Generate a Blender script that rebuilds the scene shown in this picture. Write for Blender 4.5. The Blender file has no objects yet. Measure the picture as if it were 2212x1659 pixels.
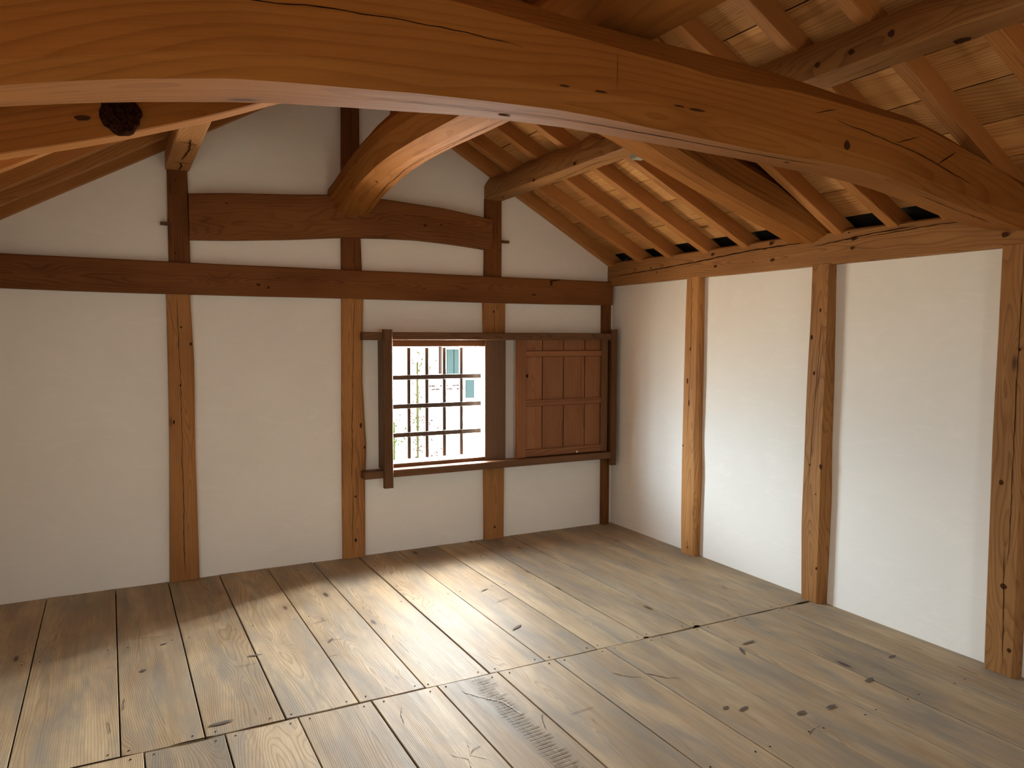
import bpy, bmesh, math, random
from mathutils import Vector, Matrix, noise as mnoise

random.seed(7)
SC = bpy.context.scene
COL = SC.collection

# ------------------------------------------------------------------ camera
cam_d = bpy.data.cameras.new('camera')
cam = bpy.data.objects.new('camera', cam_d)
COL.objects.link(cam)
SC.camera = cam
cam_d.sensor_width = 36.0
cam_d.lens = 1635.97 / 2212 * 36.0
cam_d.clip_start = 0.02
_yaw, _pitch, _roll = 0.48303, -0.06251, 0.00283
_f = Vector((math.sin(_yaw) * math.cos(_pitch), math.cos(_yaw) * math.cos(_pitch), math.sin(_pitch)))
_r = Vector((math.cos(_yaw), -math.sin(_yaw), 0))
_u = _r.cross(_f)
_r2 = _r * math.cos(_roll) + _u * math.sin(_roll)
_u2 = -_r * math.sin(_roll) + _u * math.cos(_roll)
cam.matrix_world = Matrix(((_r2.x, _u2.x, -_f.x, -3.52567), (_r2.y, _u2.y, -_f.y, -4.99786), (_r2.z, _u2.z, -_f.z, 1.5), (0, 0, 0, 1)))

# ------------------------------------------------------------------ world and light
SKY_STRENGTH = 107.0
world = bpy.data.worlds.new('daylight')
SC.world = world
world.use_nodes = True
nt = world.node_tree
nt.nodes.clear()
wo = nt.nodes.new('ShaderNodeOutputWorld')
wb = nt.nodes.new('ShaderNodeBackground')
wr = nt.nodes.new('ShaderNodeValToRGB')
wm = nt.nodes.new('ShaderNodeMapRange')
ws = nt.nodes.new('ShaderNodeSeparateXYZ')
wt = nt.nodes.new('ShaderNodeTexCoord')
nt.links.new(wt.outputs['Generated'], ws.inputs[0])
nt.links.new(ws.outputs['Z'], wm.inputs['Value'])
wm.inputs['From Min'].default_value = -1
wm.inputs['From Max'].default_value = 1
nt.links.new(wm.outputs[0], wr.inputs[0])
cr = wr.color_ramp
cr.elements[0].position = 0.0
cr.elements[0].color = (0.62, 0.52, 0.38, 1)
cr.elements[1].position = 1.0
cr.elements[1].color = (0.30, 0.34, 0.38, 1)
e = cr.elements.new(0.42); e.color = (0.62, 0.54, 0.42, 1)
e = cr.elements.new(0.47); e.color = (0.52, 0.60, 0.62, 1)
e = cr.elements.new(0.54); e.color = (0.66, 0.77, 0.82, 1)
e = cr.elements.new(0.63); e.color = (1.2, 1.42, 1.56, 1)
e = cr.elements.new(0.72); e.color = (0.95, 1.10, 1.2, 1)
e = cr.elements.new(0.82); e.color = (0.45, 0.52, 0.58, 1)
nt.links.new(wr.outputs[0], wb.inputs['Color'])
# the sky is brightest towards the sun's side, to the right of the window
wx = nt.nodes.new('ShaderNodeMapRange')
wx.interpolation_type = 'SMOOTHSTEP'
nt.links.new(ws.outputs['X'], wx.inputs['Value'])
wx.inputs['From Min'].default_value = 0.15
wx.inputs['From Max'].default_value = 0.80
wx.inputs['To Min'].default_value = 0.70 * SKY_STRENGTH
wx.inputs['To Max'].default_value = 1.5 * SKY_STRENGTH
nt.links.new(wx.outputs[0], wb.inputs['Strength'])
nt.links.new(wb.outputs[0], wo.inputs['Surface'])


def portal(name, loc, rot, sx, sy):
    d = bpy.data.lights.new(name, 'AREA')
    d.shape = 'RECTANGLE'
    d.size = sx
    d.size_y = sy
    d.cycles.is_portal = True
    o = bpy.data.objects.new(name, d)
    COL.objects.link(o)
    o.location = loc
    o.rotation_euler = rot


portal('window_daylight', (-1.4875, 0.115, 1.025), (-math.pi / 2, 0, 0), 0.73, 0.87)
portal('rear_window_daylight', (-2.3, -7.09, 1.25), (math.pi / 2, 0, 0), 0.46, 0.36)

# added area lamp in place of sunlit white plaster outside the window's right side
jd = bpy.data.lights.new('reveal_stand_in_light', 'AREA')
jd.shape = 'RECTANGLE'
jd.size = 0.11
jd.size_y = 0.80
jd.energy = 250.0
jd.color = (1.0, 0.97, 0.92)
jo = bpy.data.objects.new('reveal_stand_in_light', jd)
COL.objects.link(jo)
_n = Vector((-0.93, -0.36, 0.0)).normalized()      # the way the light faces
_x = Vector((0, 0, 1)).cross(-_n).normalized()
jo.matrix_world = Matrix(((_x.x, 0, -_n.x, -1.085), (_x.y, 0, -_n.y, 0.26), (_x.z, 1, -_n.z, 1.03), (0, 0, 0, 1)))

SC.view_settings.view_transform = 'Standard'
SC.view_settings.look = 'None'
SC.view_settings.gamma = 1
SC.view_settings.exposure = 0.0
SC.view_settings.use_curve_mapping = False
SC.cycles.use_denoising = True
SC.cycles.max_bounces = 10
SC.cycles.diffuse_bounces = 7
SC.cycles.glossy_bounces = 3
SC.cycles.sample_clamp_indirect = 6.0
SC.cycles.caustics_reflective = False
SC.cycles.caustics_refractive = False


# ------------------------------------------------------------------ materials
class NB:
    """small helper for node trees"""

    def __init__(self, name):
        self.m = bpy.data.materials.new(name)
        self.m.use_nodes = True
        self.t = self.m.node_tree
        self.b = self.t.nodes['Principled BSDF']

    def n(self, kind, **kw):
        nd = self.t.nodes.new(kind)
        for k, v in kw.items():
            setattr(nd, k, v)
        return nd

    def l(self, a, b):
        self.t.links.new(a, b)

    def math(self, op, a, b=None, c=None, clamp=False):
        nd = self.n('ShaderNodeMath', operation=op, use_clamp=clamp)
        for i, v in enumerate((a, b, c)):
            if v is None:
                continue
            if isinstance(v, (int, float)):
                nd.inputs[i].default_value = v
            else:
                self.l(v, nd.inputs[i])
        return nd.outputs[0]

    def vmul(self, v, s):
        nd = self.n('ShaderNodeVectorMath', operation='MULTIPLY')
        self.l(v, nd.inputs[0])
        nd.inputs[1].default_value = s
        return nd.outputs[0]

    def noise(self, v, scale=1.0, detail=3.0, rough=0.5, dist=0.0):
        nd = self.n('ShaderNodeTexNoise')
        self.l(v, nd.inputs['Vector'])
        nd.inputs['Scale'].default_value = scale
        nd.inputs['Detail'].default_value = detail
        nd.inputs['Roughness'].default_value = rough
        nd.inputs['Distortion'].default_value = dist
        return nd.outputs[0]

    def rng(self, v, a, b, c, d, smooth=False):
        nd = self.n('ShaderNodeMapRange')
        if smooth:
            nd.interpolation_type = 'SMOOTHSTEP'
        self.l(v, nd.inputs['Value'])
        nd.inputs['From Min'].default_value = a
        nd.inputs['From Max'].default_value = b
        nd.inputs['To Min'].default_value = c
        nd.inputs['To Max'].default_value = d
        return nd.outputs[0]

    def mix(self, f, a, b, mode='MIX'):
        nd = self.n('ShaderNodeMix', data_type='RGBA', blend_type=mode)
        for s, v in ((nd.inputs[0], f), (nd.inputs[6], a), (nd.inputs[7], b)):
            if isinstance(v, (int, float)):
                s.default_value = v
            elif isinstance(v, tuple):
                s.default_value = (*v, 1)
            else:
                self.l(v, s)
        return nd.outputs[2]


def wood(name, light, dark, knot=(0.06, 0.025, 0.012), rough=0.6, ring=0.011, ring_amt=0.55, fibre_amt=0.35,
         knots=0.8, grey=None, blotch=0.35, bump=0.25, spec=0.12, tone=0.22):
    """grain runs along the x axis of the 'gc' attribute; y and z are the cross section, in metres"""
    b = NB(name)
    at = b.n('ShaderNodeAttribute', attribute_name='gc')
    P = at.outputs['Vector']
    # knots: cells of a stretched voronoi, only a few of them
    vo = b.n('ShaderNodeTexVoronoi')
    b.l(b.vmul(P, (2.3, 7.5, 7.5)), vo.inputs['Vector'])
    vo.inputs['Scale'].default_value = 1.0
    sep = b.n('ShaderNodeSeparateColor')
    b.l(vo.outputs['Color'], sep.inputs[0])
    pick = b.math('GREATER_THAN', sep.outputs[0], 1.0 - 0.35 * knots)
    near = b.math('MULTIPLY', b.rng(vo.outputs['Distance'], 0.0, 0.42, 1.0, 0.0, True), pick)
    core = b.math('MULTIPLY', b.rng(vo.outputs['Distance'], 0.05, 0.13, 1.0, 0.0, True), pick)
    # rings round a pith line
    sx = b.n('ShaderNodeSeparateXYZ')
    b.l(P, sx.inputs[0])
    w1 = b.noise(b.vmul(P, (1.1, 5.0, 5.0)), 1.0, 2.0)
    w2 = b.noise(b.vmul(P, (0.45, 1.2, 1.2)), 1.0, 1.0)
    # distance from a wandering pith
    yy = b.math('SUBTRACT', b.math('MODULO', b.math('ABSOLUTE', sx.outputs['Y']), 10.0), b.math('MULTIPLY_ADD', w2, 0.35, 4.82))
    zz = b.math('SUBTRACT', b.math('MODULO', b.math('ABSOLUTE', sx.outputs['Z']), 10.0), b.math('MULTIPLY_ADD', w1, 0.12, 4.92))
    r = b.math('SQRT', b.math('ADD', b.math('MULTIPLY', yy, yy), b.math('MULTIPLY', zz, zz)))
    r = b.math('ADD', r, b.math('MULTIPLY', near, 0.035))
    r = b.math('ADD', r, b.math('MULTIPLY', w1, 0.05))
    saw = b.math('FRACT', b.math('DIVIDE', r, ring))
    rings = b.rng(b.math('POWER', saw, 1.6), 0.2, 1.0, 0.0, 1.0, True)
    rings = b.math('MULTIPLY', rings, b.rng(saw, 0.93, 1.0, 1.0, 0.0, True))
    fib = b.noise(b.vmul(P, (9.0, 260.0, 260.0)), 1.0, 2.0, 0.6)
    fib2 = b.noise(b.vmul(P, (2.0, 60.0, 60.0)), 1.0, 2.0, 0.6)
    blo = b.noise(b.vmul(P, (1.3, 5.0, 5.0)), 1.0, 3.0, 0.55)
    f = b.math('ADD', b.math('MULTIPLY', rings, ring_amt), b.math('MULTIPLY', b.rng(fib, 0.35, 0.7, 0.0, 1.0), fibre_amt * 0.5))
    f = b.math('ADD', f, b.math('MULTIPLY', b.rng(fib2, 0.35, 0.7, 0.0, 1.0), fibre_amt * 0.5))
    f = b.math('ADD', f, b.math('MULTIPLY', b.rng(blo, 0.35, 0.7, -0.5, 1.0), blotch), None, True)
    c = b.mix(f, light, dark)
    if grey:
        g = b.noise(b.vmul(P, (1.0, 4.5, 4.5)), 1.7, 4.0, 0.6, 0.6)
        c = b.mix(b.rng(g, 0.42, 0.68, 0.0, grey[3]), c, grey[:3])
        g2 = b.noise(b.vmul(P, (2.2, 9.0, 9.0)), 1.0, 3.0, 0.6, 0.4)
        c = b.mix(b.rng(g2, 0.5, 0.75, 0.0, 0.35), c, (0.32, 0.21, 0.12))
    c = b.mix(b.math('MULTIPLY', near, 0.35), c, dark)
    c = b.mix(b.math('MULTIPLY', core, 0.85), c, knot)
    b.l(c, b.b.inputs['Base Color'])
    # every piece of timber has a slightly different tone
    tn = b.rng(b.noise(b.vmul(P, (0.04, 0.37, 0.37)), 1.0, 0.0), 0.25, 0.75, 1.0 - tone, 1.0 + tone)
    cm = b.n('ShaderNodeVectorMath', operation='SCALE')
    b.l(c, cm.inputs[0])
    b.l(tn, cm.inputs['Scale'])
    c = cm.outputs[0]
    b.l(c, b.b.inputs['Base Color'])
    b.b.inputs['Specular IOR Level'].default_value = spec
    ro = b.math('ADD', b.math('MULTIPLY', fib2, 0.18), rough - 0.09)
    b.l(ro, b.b.inputs['Roughness'])
    bp = b.n('ShaderNodeBump')
    bp.inputs['Strength'].default_value = bump
    bp.inputs['Distance'].default_value = 0.004
    h = b.math('SUBTRACT', b.math('MULTIPLY', blo, 1.2), b.math('ADD', b.math('MULTIPLY', rings, 0.2), b.math('MULTIPLY', fib, 0.25)))
    b.l(h, bp.inputs['Height'])
    b.l(bp.outputs[0], b.b.inputs['Normal'])
    return b.m


def plain(name, col, rough=0.6, metal=0.0, spec=0.4):
    b = NB(name)
    b.b.inputs['Base Color'].default_value = (*col, 1)
    b.b.inputs['Roughness'].default_value = rough
    b.b.inputs['Metallic'].default_value = metal
    b.b.inputs['Specular IOR Level'].default_value = spec
    return b.m


def plaster(name, col, amt=0.05):
    b = NB(name)
    tc = b.n('ShaderNodeTexCoord')
    P = tc.outputs['Object']
    n1 = b.noise(P, 1.3, 5.0, 0.6, 0.8)
    n2 = b.noise(b.vmul(P, (1.0, 1.0, 3.0)), 5.0, 4.0, 0.6, 1.2)
    n3 = b.noise(P, 160.0, 2.0, 0.5)
    c = b.mix(b.rng(n1, 0.3, 0.7, 0, 1), tuple(x * (1 - amt) for x in col), col)
    c = b.mix(b.rng(n2, 0.55, 0.75, 0, 0.45), c, tuple(min(1, x * 1.06) for x in col))
    b.l(c, b.b.inputs['Base Color'])
    b.b.inputs['Roughness'].default_value = 0.85
    b.b.inputs['Specular IOR Level'].default_value = 0.2
    bp = b.n('ShaderNodeBump')
    bp.inputs['Strength'].default_value = 0.35
    bp.inputs['Distance'].default_value = 0.004
    b.l(b.math('ADD', b.math('MULTIPLY', n2, 0.9), b.math('MULTIPLY', n3, 0.12)), bp.inputs['Height'])
    b.l(bp.outputs[0], b.b.inputs['Normal'])
    return b.m


M = {}
M['post'] = wood('post_wood', (0.39, 0.19, 0.066), (0.20, 0.086, 0.027), rough=0.6, knots=0.7)
M['dark'] = wood('tie_wood', (0.20, 0.078, 0.022), (0.11, 0.037, 0.011), rough=0.6, knots=0.6, blotch=0.5)
M['log'] = wood('log_wood', (0.29, 0.115, 0.026), (0.165, 0.056, 0.011), rough=0.75, ring=0.020, ring_amt=0.38, knots=0.35, fibre_amt=0.3, spec=0.05, tone=0.0)
M['rafter'] = wood('rafter_wood', (0.42, 0.185, 0.055), (0.25, 0.10, 0.028), rough=0.6, knots=0.3)
M['board'] = wood('roof_board_wood', (0.64, 0.345, 0.125), (0.34, 0.15, 0.045), rough=0.65, ring=0.012, knots=0.75, blotch=0.55)
M['frame'] = wood('window_wood', (0.17, 0.087, 0.042), (0.080, 0.036, 0.018), rough=0.5, knots=0.4, ring=0.007)
M['weathered'] = wood('weathered_wood', (0.21, 0.125, 0.075), (0.11, 0.058, 0.035), rough=0.65, knots=0.3, ring=0.008)
M['shutter'] = wood('shutter_wood', (0.30, 0.135, 0.062), (0.17, 0.067, 0.028), rough=0.6, knots=0.15, ring=0.009)
M['floor'] = wood('floor_wood', (0.49, 0.375, 0.235), (0.245, 0.165, 0.092), knot=(0.055, 0.038, 0.030), rough=0.63, ring=0.0075, ring_amt=0.45,
                  fibre_amt=0.45, knots=0.95, grey=(0.235, 0.21, 0.17, 0.85), blotch=0.4, bump=0.5, spec=0.10, tone=0.14)
M['crack'] = plain('crack_shadow', (0.018, 0.009, 0.005), 0.95, 0, 0.0)
M['knot'] = plain('knot_wood', (0.060, 0.026, 0.012), 0.85, 0, 0.0)
M['plaster'] = plaster('white_plaster', (0.86, 0.85, 0.80))
M['ripple'] = plain('planing_mark', (0.20, 0.160, 0.112), 0.8, 0, 0.05)
M['scar'] = plain('worn_knot', (0.135, 0.108, 0.088), 0.8, 0, 0.05)
M['pale'] = plain('pale_scratch', (0.58, 0.54, 0.46), 0.8, 0, 0.05)
M['iron'] = plain('dark_iron', (0.07, 0.05, 0.038), 0.55, 0.6)
M['under'] = plain('underfloor_dark', (0.02, 0.015, 0.01), 0.9)
M['galv'] = plain('grey_green_metal', (0.34, 0.36, 0.28), 0.45, 0.3)
M['white'] = plain('white_plastic', (0.8, 0.8, 0.78), 0.4)


# ------------------------------------------------------------------ mesh helpers
class Mesh:
    def __init__(self, mats):
        self.v, self.f, self.fm, self.gc = [], [], [], []
        self.mats = mats
        self.off = Vector((random.uniform(0, 400), 5.0 + 10 * random.randint(2, 30), 5.0 + 10 * random.randint(2, 30)))

    def newoff(self):
        self.off = Vector((random.uniform(0, 400), 5.0 + 10 * random.randint(2, 30) + random.uniform(-.12, .12),
                           5.0 + 10 * random.randint(2, 30) + random.uniform(-.1, .1)))

    def add(self, vs, gs, faces, mi=0):
        o = len(self.v)
        self.v += [Vector(x) for x in vs]
        self.gc += [Vector(g) + self.off for g in gs]
        self.f += [[o + i for i in f] for f in faces]
        self.fm += [mi] * len(faces)

    def sweep(self, rings, gx, cross, mi=0, caps=True):
        """rings: list of lists of 3d points; gx: grain length per ring; cross: (y,z) grain coords per ring point"""
        n = len(rings[0])
        vs, gs, fs = [], [], []
        for k, ring in enumerate(rings):
            for i, pnt in enumerate(ring):
                vs.append(pnt)
                cy, cz = cross[k][i] if isinstance(cross[0][0], (tuple, list)) else cross[i]
                gs.append((gx[k], cy, cz))
        for k in range(len(rings) - 1):
            for i in range(n):
                j = (i + 1) % n
                fs.append([k * n + i, k * n + j, (k + 1) * n + j, (k + 1) * n + i])
        if caps:
            fs.append([i for i in reversed(range(n))])
            fs.append([(len(rings) - 1) * n + i for i in range(n)])
        self.add(vs, gs, fs, mi)

    def box(self, a, b, axis=0, bev=0.003, mi=0):
        """axis: grain direction"""
        a, b = Vector(a), Vector(b)
        lo = Vector([min(a[i], b[i]) for i in range(3)])
        hi = Vector([max(a[i], b[i]) for i in range(3)])
        o1, o2 = [i for i in range(3) if i != axis]
        bev = min(bev, (hi[o1] - lo[o1]) * .3, (hi[o2] - lo[o2]) * .3)
        pr = [(lo[o1] + bev, lo[o2]), (hi[o1] - bev, lo[o2]), (hi[o1], lo[o2] + bev), (hi[o1], hi[o2] - bev),
              (hi[o1] - bev, hi[o2]), (lo[o1] + bev, hi[o2]), (lo[o1], hi[o2] - bev), (lo[o1], lo[o2] + bev)]
        rings = []
        for t in (lo[axis], hi[axis]):
            ring = []
            for p_ in pr:
                q = [0, 0, 0]
                q[axis] = t
                q[o1], q[o2] = p_
                ring.append(q)
            rings.append(ring)
        c1, c2 = (lo[o1] + hi[o1]) / 2, (lo[o2] + hi[o2]) / 2
        self.sweep(rings, [0, hi[axis] - lo[axis]], [(p_[0] - c1, p_[1] - c2) for p_ in pr], mi)

    def prism(self, poly, axis, a, b, mi=0):
        """polygon in the two other axes, extruded along axis from a to b"""
        o1, o2 = [i for i in range(3) if i != axis]
        rings = []
        for t in (a, b):
            ring = []
            for p_ in poly:
                q = [0, 0, 0]
                q[axis] = t
                q[o1], q[o2] = p_
                ring.append(q)
            rings.append(ring)
        self.sweep(rings, [0, b - a], [(p_[0], p_[1]) for p_ in poly], mi)

    def ribbon(self, pts, nrm, w, mi=1, lift=0.0012, jag=0.002, step=0.03, taper=True):
        """a drying crack: a thin jagged dark strip lying on a surface"""
        nrm = Vector(nrm).normalized()
        P = [Vector(p_) for p_ in pts]
        out = []
        for a, b in zip(P[:-1], P[1:]):
            k = max(1, int((b - a).length / step))
            for i in range(k):
                out.append(a.lerp(b, i / k))
        out.append(P[-1])
        side0 = (P[-1] - P[0]).cross(nrm).normalized()
        L, R_ = [], []
        n = len(out)
        for i, q in enumerate(out):
            j = random.uniform(-jag, jag)
            t = i / (n - 1)
            ww = w * (min(1, 6 * t + .15) * min(1, 6 * (1 - t) + .15) if taper else 1) * random.uniform(.6, 1.15)
            c = q + side0 * j + nrm * lift
            L.append(c + side0 * ww / 2)
            R_.append(c - side0 * ww / 2)
        vs = L + R_
        self.add(vs, [(0, 0, 0)] * len(vs), [[i, i + 1, n + i + 1, n + i] for i in range(n - 1)], mi)

    def knot(self, c, nrm, along, a=0.012, b=0.009, mi=2, lift=0.0009):
        c, nrm = Vector(c), Vector(nrm).normalized()
        al = Vector(along)
        al = (al - nrm * al.dot(nrm)).normalized()
        s = nrm.cross(al)
        n = 12
        vs = [c + nrm * lift + al * (a * math.cos(t) * random.uniform(.8, 1.15)) + s * (b * math.sin(t) * random.uniform(.8, 1.15))
              for t in [2 * math.pi * i / n for i in range(n)]]
        self.add(vs, [(0, 0, 0)] * n, [list(range(n))], mi)

    def build(self, name, parent=None, sharp=0.5, smooth=True):
        me = bpy.data.meshes.new(name)
        me.from_pydata([tuple(v) for v in self.v], [], self.f)
        at = me.attributes.new('gc', 'FLOAT_VECTOR', 'POINT')
        for i, g in enumerate(self.gc):
            at.data[i].vector = g
        for m in self.mats:
            me.materials.append(m)
        for i, pl in enumerate(me.polygons):
            pl.material_index = self.fm[i]
        bm = bmesh.new()
        bm.from_mesh(me)
        bmesh.ops.recalc_face_normals(bm, faces=[f for f in bm.faces if f.material_index == 0])
        bm.to_mesh(me)
        bm.free()
        if smooth:
            me.shade_smooth()
            me.set_sharp_from_angle(angle=sharp)
        o = bpy.data.objects.new(name, me)
        COL.objects.link(o)
        if parent:
            o.parent = parent
        return o


def W(*keys):
    return [M[k] for k in keys]


def tag(o, label=None, cat=None, group=None, kind=None):
    if label:
        o['label'] = label
    if cat:
        o['category'] = cat
    if group:
        o['group'] = group
    if kind:
        o['kind'] = kind
    return o


def empty(name, loc=(0, 0, 0)):
    o = bpy.data.objects.new(name, None)
    COL.objects.link(o)
    o.empty_display_size = 0.1
    o.location = loc
    return o


def recenter(o):
    """put the origin at the middle of the base of the object's own mesh"""
    me = o.data
    xs = [v.co for v in me.vertices]
    c = Vector(((min(v.x for v in xs) + max(v.x for v in xs)) / 2, (min(v.y for v in xs) + max(v.y for v in xs)) / 2, min(v.z for v in xs)))
    me.transform(Matrix.Translation(-c))
    o.location = c
    return o


def interp(tab, x):
    """tab: sorted list of (x, value)"""
    if x <= tab[0][0]:
        (x0, y0), (x1, y1) = tab[0], tab[1]
    elif x >= tab[-1][0]:
        (x0, y0), (x1, y1) = tab[-2], tab[-1]
    else:
        for (x0, y0), (x1, y1) in zip(tab[:-1], tab[1:]):
            if x0 <= x <= x1:
                break
    return y0 + (y1 - y0) * (x - x0) / (x1 - x0)


def nz(x, s=0.0):
    return mnoise.noise(Vector((x, s * 13.7 + 0.31, s * 3.1)))


APEX = -2.1175       # ridge line of the roof
WL = -4.235          # left wall plane
YF = -7.0            # front wall plane (behind the camera)
SL = 0.566


def roof_z(x, off=0.0):
    """underside of the rafters"""
    d = -x if x > APEX else x - WL
    return 2.026 + SL * d + off


# ------------------------------------------------------------------ the setting
def build_floor():
    m = Mesh(W('floor', 'crack', 'knot', 'under', 'ripple', 'pale', 'scar'))
    rowA = [-4.28, -3.90, -3.552, -3.268, -2.975, -2.682, -2.392, -2.086, -1.80, -1.51, -1.216, -0.92, -0.606, -0.288, 0.03]
    rowB = [-4.28, -4.04, -3.76, -3.469, -3.196, -2.924, -2.627, -2.336, -2.043, -1.749, -1.463, -1.178, -0.876, -0.612, -0.292, 0.03]
    rowC = [-4.28, -3.95, -3.63, -3.32, -3.02, -2.7, -2.4, -2.1, -1.8, -1.5, -1.2, -0.9, -0.6, -0.3, 0.03]
    for row, y0, y1 in ((rowA, 0.03, -2.037), (rowB, -2.043, -4.10), (rowC, -4.106, -7.05)):
        for i in range(len(row) - 1):
            m.newoff()
            g0 = random.uniform(0.0016, 0.0032)
            g1 = random.uniform(0.0016, 0.0032)
            dz = random.uniform(-0.0016, 0.0010)
            je = random.uniform(0.0, 0.006) if y1 > -3 else random.uniform(0, 0.003)
            js = random.uniform(0.0, 0.003)
            a0, a1 = row[i] + g0, row[i + 1] - g1
            ya, yb = y0 - js * (y0 < 0), y1 + je
            n = 14
            rings, cross, gx = [], [], []
            bev = 0.0022
            sk = 0.012 if y0 > 0 else 0.0
            for k in range(n + 1):
                t = k / n
                y = ya + (yb - ya) * t
                wv = sk * (t - .5) + 0.0018 * nz(y * 1.3, i)
                cup = 0.0015
                x0_, x1_ = a0 + wv, a1 + sk * (t - .5) + 0.0018 * nz(y * 1.3, i + 1)
                zt = dz + 0.0012 * nz(y * 1.1, i + 40)
                mid = (x0_ + x1_) / 2
                pr = [(x0_ + .004, -0.035), (x1_ - .004, -0.035), (x1_, -bev + zt), (x1_ - bev, zt), ((mid + x1_) / 2, zt - cup * .7), (mid, zt - cup),
                      ((mid + x0_) / 2, zt - cup * .7), (x0_ + bev, zt), (x0_, -bev + zt)]
                rings.append([(q[0], y, q[1]) for q in pr])
                cross.append([(q[0] - mid, q[1]) for q in pr])
                gx.append(abs(y - ya))
            m.sweep(rings, gx, cross, 0)
            # nail heads at both ends and in the middle
            for yy in (ya - 0.03, yb + 0.03, (ya + yb) / 2 + .02):
                if -0.2 < yy:
                    continue
                for xx in (a0 + .035, a1 - .035):
                    m.knot((xx + random.uniform(-.01, .01), yy + random.uniform(-.006, .006), dz - 0.0006), (0, 0, 1), (1, 0, 0), .0042, .0042, 1, 0.0016)
    # dark bed below the boards
    m.box((0.03, 0.03, -0.16), (-4.28, YF - .05, -0.0355), 1, 0, 3)
    # the odd chipped corners along the end joint
    for (x, y, a, b_) in ((-1.21, -2.035, .018, .009), (-0.895, -2.04, .032, .006), (-0.885, -2.036, .02, .011), (-0.12, -2.04, .06, .007), (-0.42, -2.04, .09, .003),
                          (-3.3, -2.04, .08, .005), (-3.05, -2.04, .11, .004), (-3.62, -2.04, .14, .005)):
        m.knot((x, y, 0.0), (0, 0, 1), (1, 0, 0), a, b_, 1, 0.0012)
    # scars and scratches worn into the boards
    rs = random.Random(5)
    for q in range(46):
        x, y = rs.uniform(-4.0, -.15), rs.uniform(-3.6, -.4)
        a_ = rs.uniform(-.5, .5) + (math.pi / 2 if rs.random() < .35 else 0)
        L_ = rs.uniform(.02, .07)
        cx_, cy_ = math.cos(a_) * L_, math.sin(a_) * L_
        m.ribbon([(x - cx_, y - cy_, 0), (x - cx_ * .2, y + cy_ * .1 + .004, 0), (x + cx_, y + cy_, 0)], (0, 0, 1), rs.uniform(.0015, .0045), 6, .0012, .0015, .012)
    for (x, y, a_, L_) in ((-1.47, -2.35, .8, .12), (-1.60, -2.28, 2.2, .10)):
        m.ribbon([(x, y, 0), (x + .5 * L_, y - .7 * L_, 0), (x + L_, y - L_, 0)], (0, 0, 1), .004, 2, .0012, .003, .012)
    # ripples left by the plane on one board, worn scars and pale scratches
    for q in range(44):
        y = -2.07 - q * .0225
        xa = -2.205 + .02 * nz(q * .3, 3)
        m.ribbon([(xa, y, 0), (xa + rs.uniform(.085, .115), y + .004, 0)], (0, 0, 1), .0055, 4, .0012, .0008, .02)
    for (x, y, ax, ay, a, b_) in ((-.90, -2.372, .5, .8, .040, .008), (-.80, -2.315, .9, .1, .050, .007), (-1.31, -2.80, 1, .2, .030, .009), (-1.37, -2.76, 1, .3, .022, .008), (-1.13, -2.93, 1, .1, .028, .010),
                                  (-.98, -2.95, 1, .0, .030, .009), (-.63, -2.86, 1, .2, .035, .010), (-.32, -2.75, 1, .1, .03, .012), (-2.62, -1.35, .6, .8, .030, .008), (-1.72, -1.62, .8, .5, .045, .009),
                                  (-3.20, -1.95, 1, .1, .05, .010), (-1.62, -1.02, 1, .4, .03, .006), (-2.98, -1.36, 1, -.2, .04, .008), (-3.45, -1.30, 1, .1, .014, .012), (-3.35, -1.02, 1, .4, .02, .006)):
        m.knot((x, y, 0), (0, 0, 1), (ax, ay, 0), a, b_, 6, .0012)
    m.ribbon([(-2.27, -2.12, 0), (-2.21, -2.22, 0), (-2.15, -2.30, 0), (-2.13, -2.42, 0)], (0, 0, 1), .006, 5, .0013, .003, .012)
    m.ribbon([(-2.50, -2.55, 0), (-2.45, -2.62, 0), (-2.47, -2.72, 0)], (0, 0, 1), .005, 5, .0013, .004, .012)
    m.ribbon([(-2.40, -2.50, 0), (-2.43, -2.60, 0), (-2.38, -2.66, 0)], (0, 0, 1), .004, 5, .0013, .003, .012)
    return tag(m.build('floor', smooth=False), kind='structure')


build_floor()


def gable(x0, x1, off=0.145):
    """top outline of the gable wall between two x"""
    xs = [x0] + ([APEX] if x0 < APEX < x1 else []) + [x1]
    return [(x, roof_z(x, off)) for x in xs]


def build_back_wall():
    m = Mesh(W('plaster'))
    T = 0.10
    # opening x -1.845..-1.13, z 0.60..1.45
    xa, xb, za, zb = -1.845, -1.13, 0.60, 1.45
    m.prism([(WL - .1, -.15), (xa, -.15)] + list(reversed(gable(WL - .1, xa))), 1, 0.0, T)
    m.prism([(xb, -.15), (.1, -.15)] + list(reversed(gable(xb, .1))), 1, 0.0, T)
    m.prism([(xa, -.15), (xb, -.15), (xb, za), (xa, za)], 1, 0.0, T)
    m.prism([(xa, zb), (xb, zb)] + list(reversed(gable(xa, xb))), 1, 0.0, T)
    return tag(m.build('wall_back', smooth=False), kind='structure')


build_back_wall()


def build_side_wall(name, s):
    m = Mesh(W('plaster'))
    x0, x1 = (0.0, 0.2) if s > 0 else (WL - .2, WL)
    zt = 1.96
    m.prism([(YF - .2, -.15), (.3, -.15), (.3, zt), (YF - .2, zt)], 0, x0, x1)
    if s > 0:
        # plaster swelling up to meet the deep post
        m.prism([(0.01, -2.985), (-0.022, -3.03), (0.01, -3.03)], 2, 0.0, 1.93)
    return tag(m.build(name, smooth=False), kind='structure')


build_side_wall('wall_right', 1)
build_side_wall('wall_left', -1)


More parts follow.
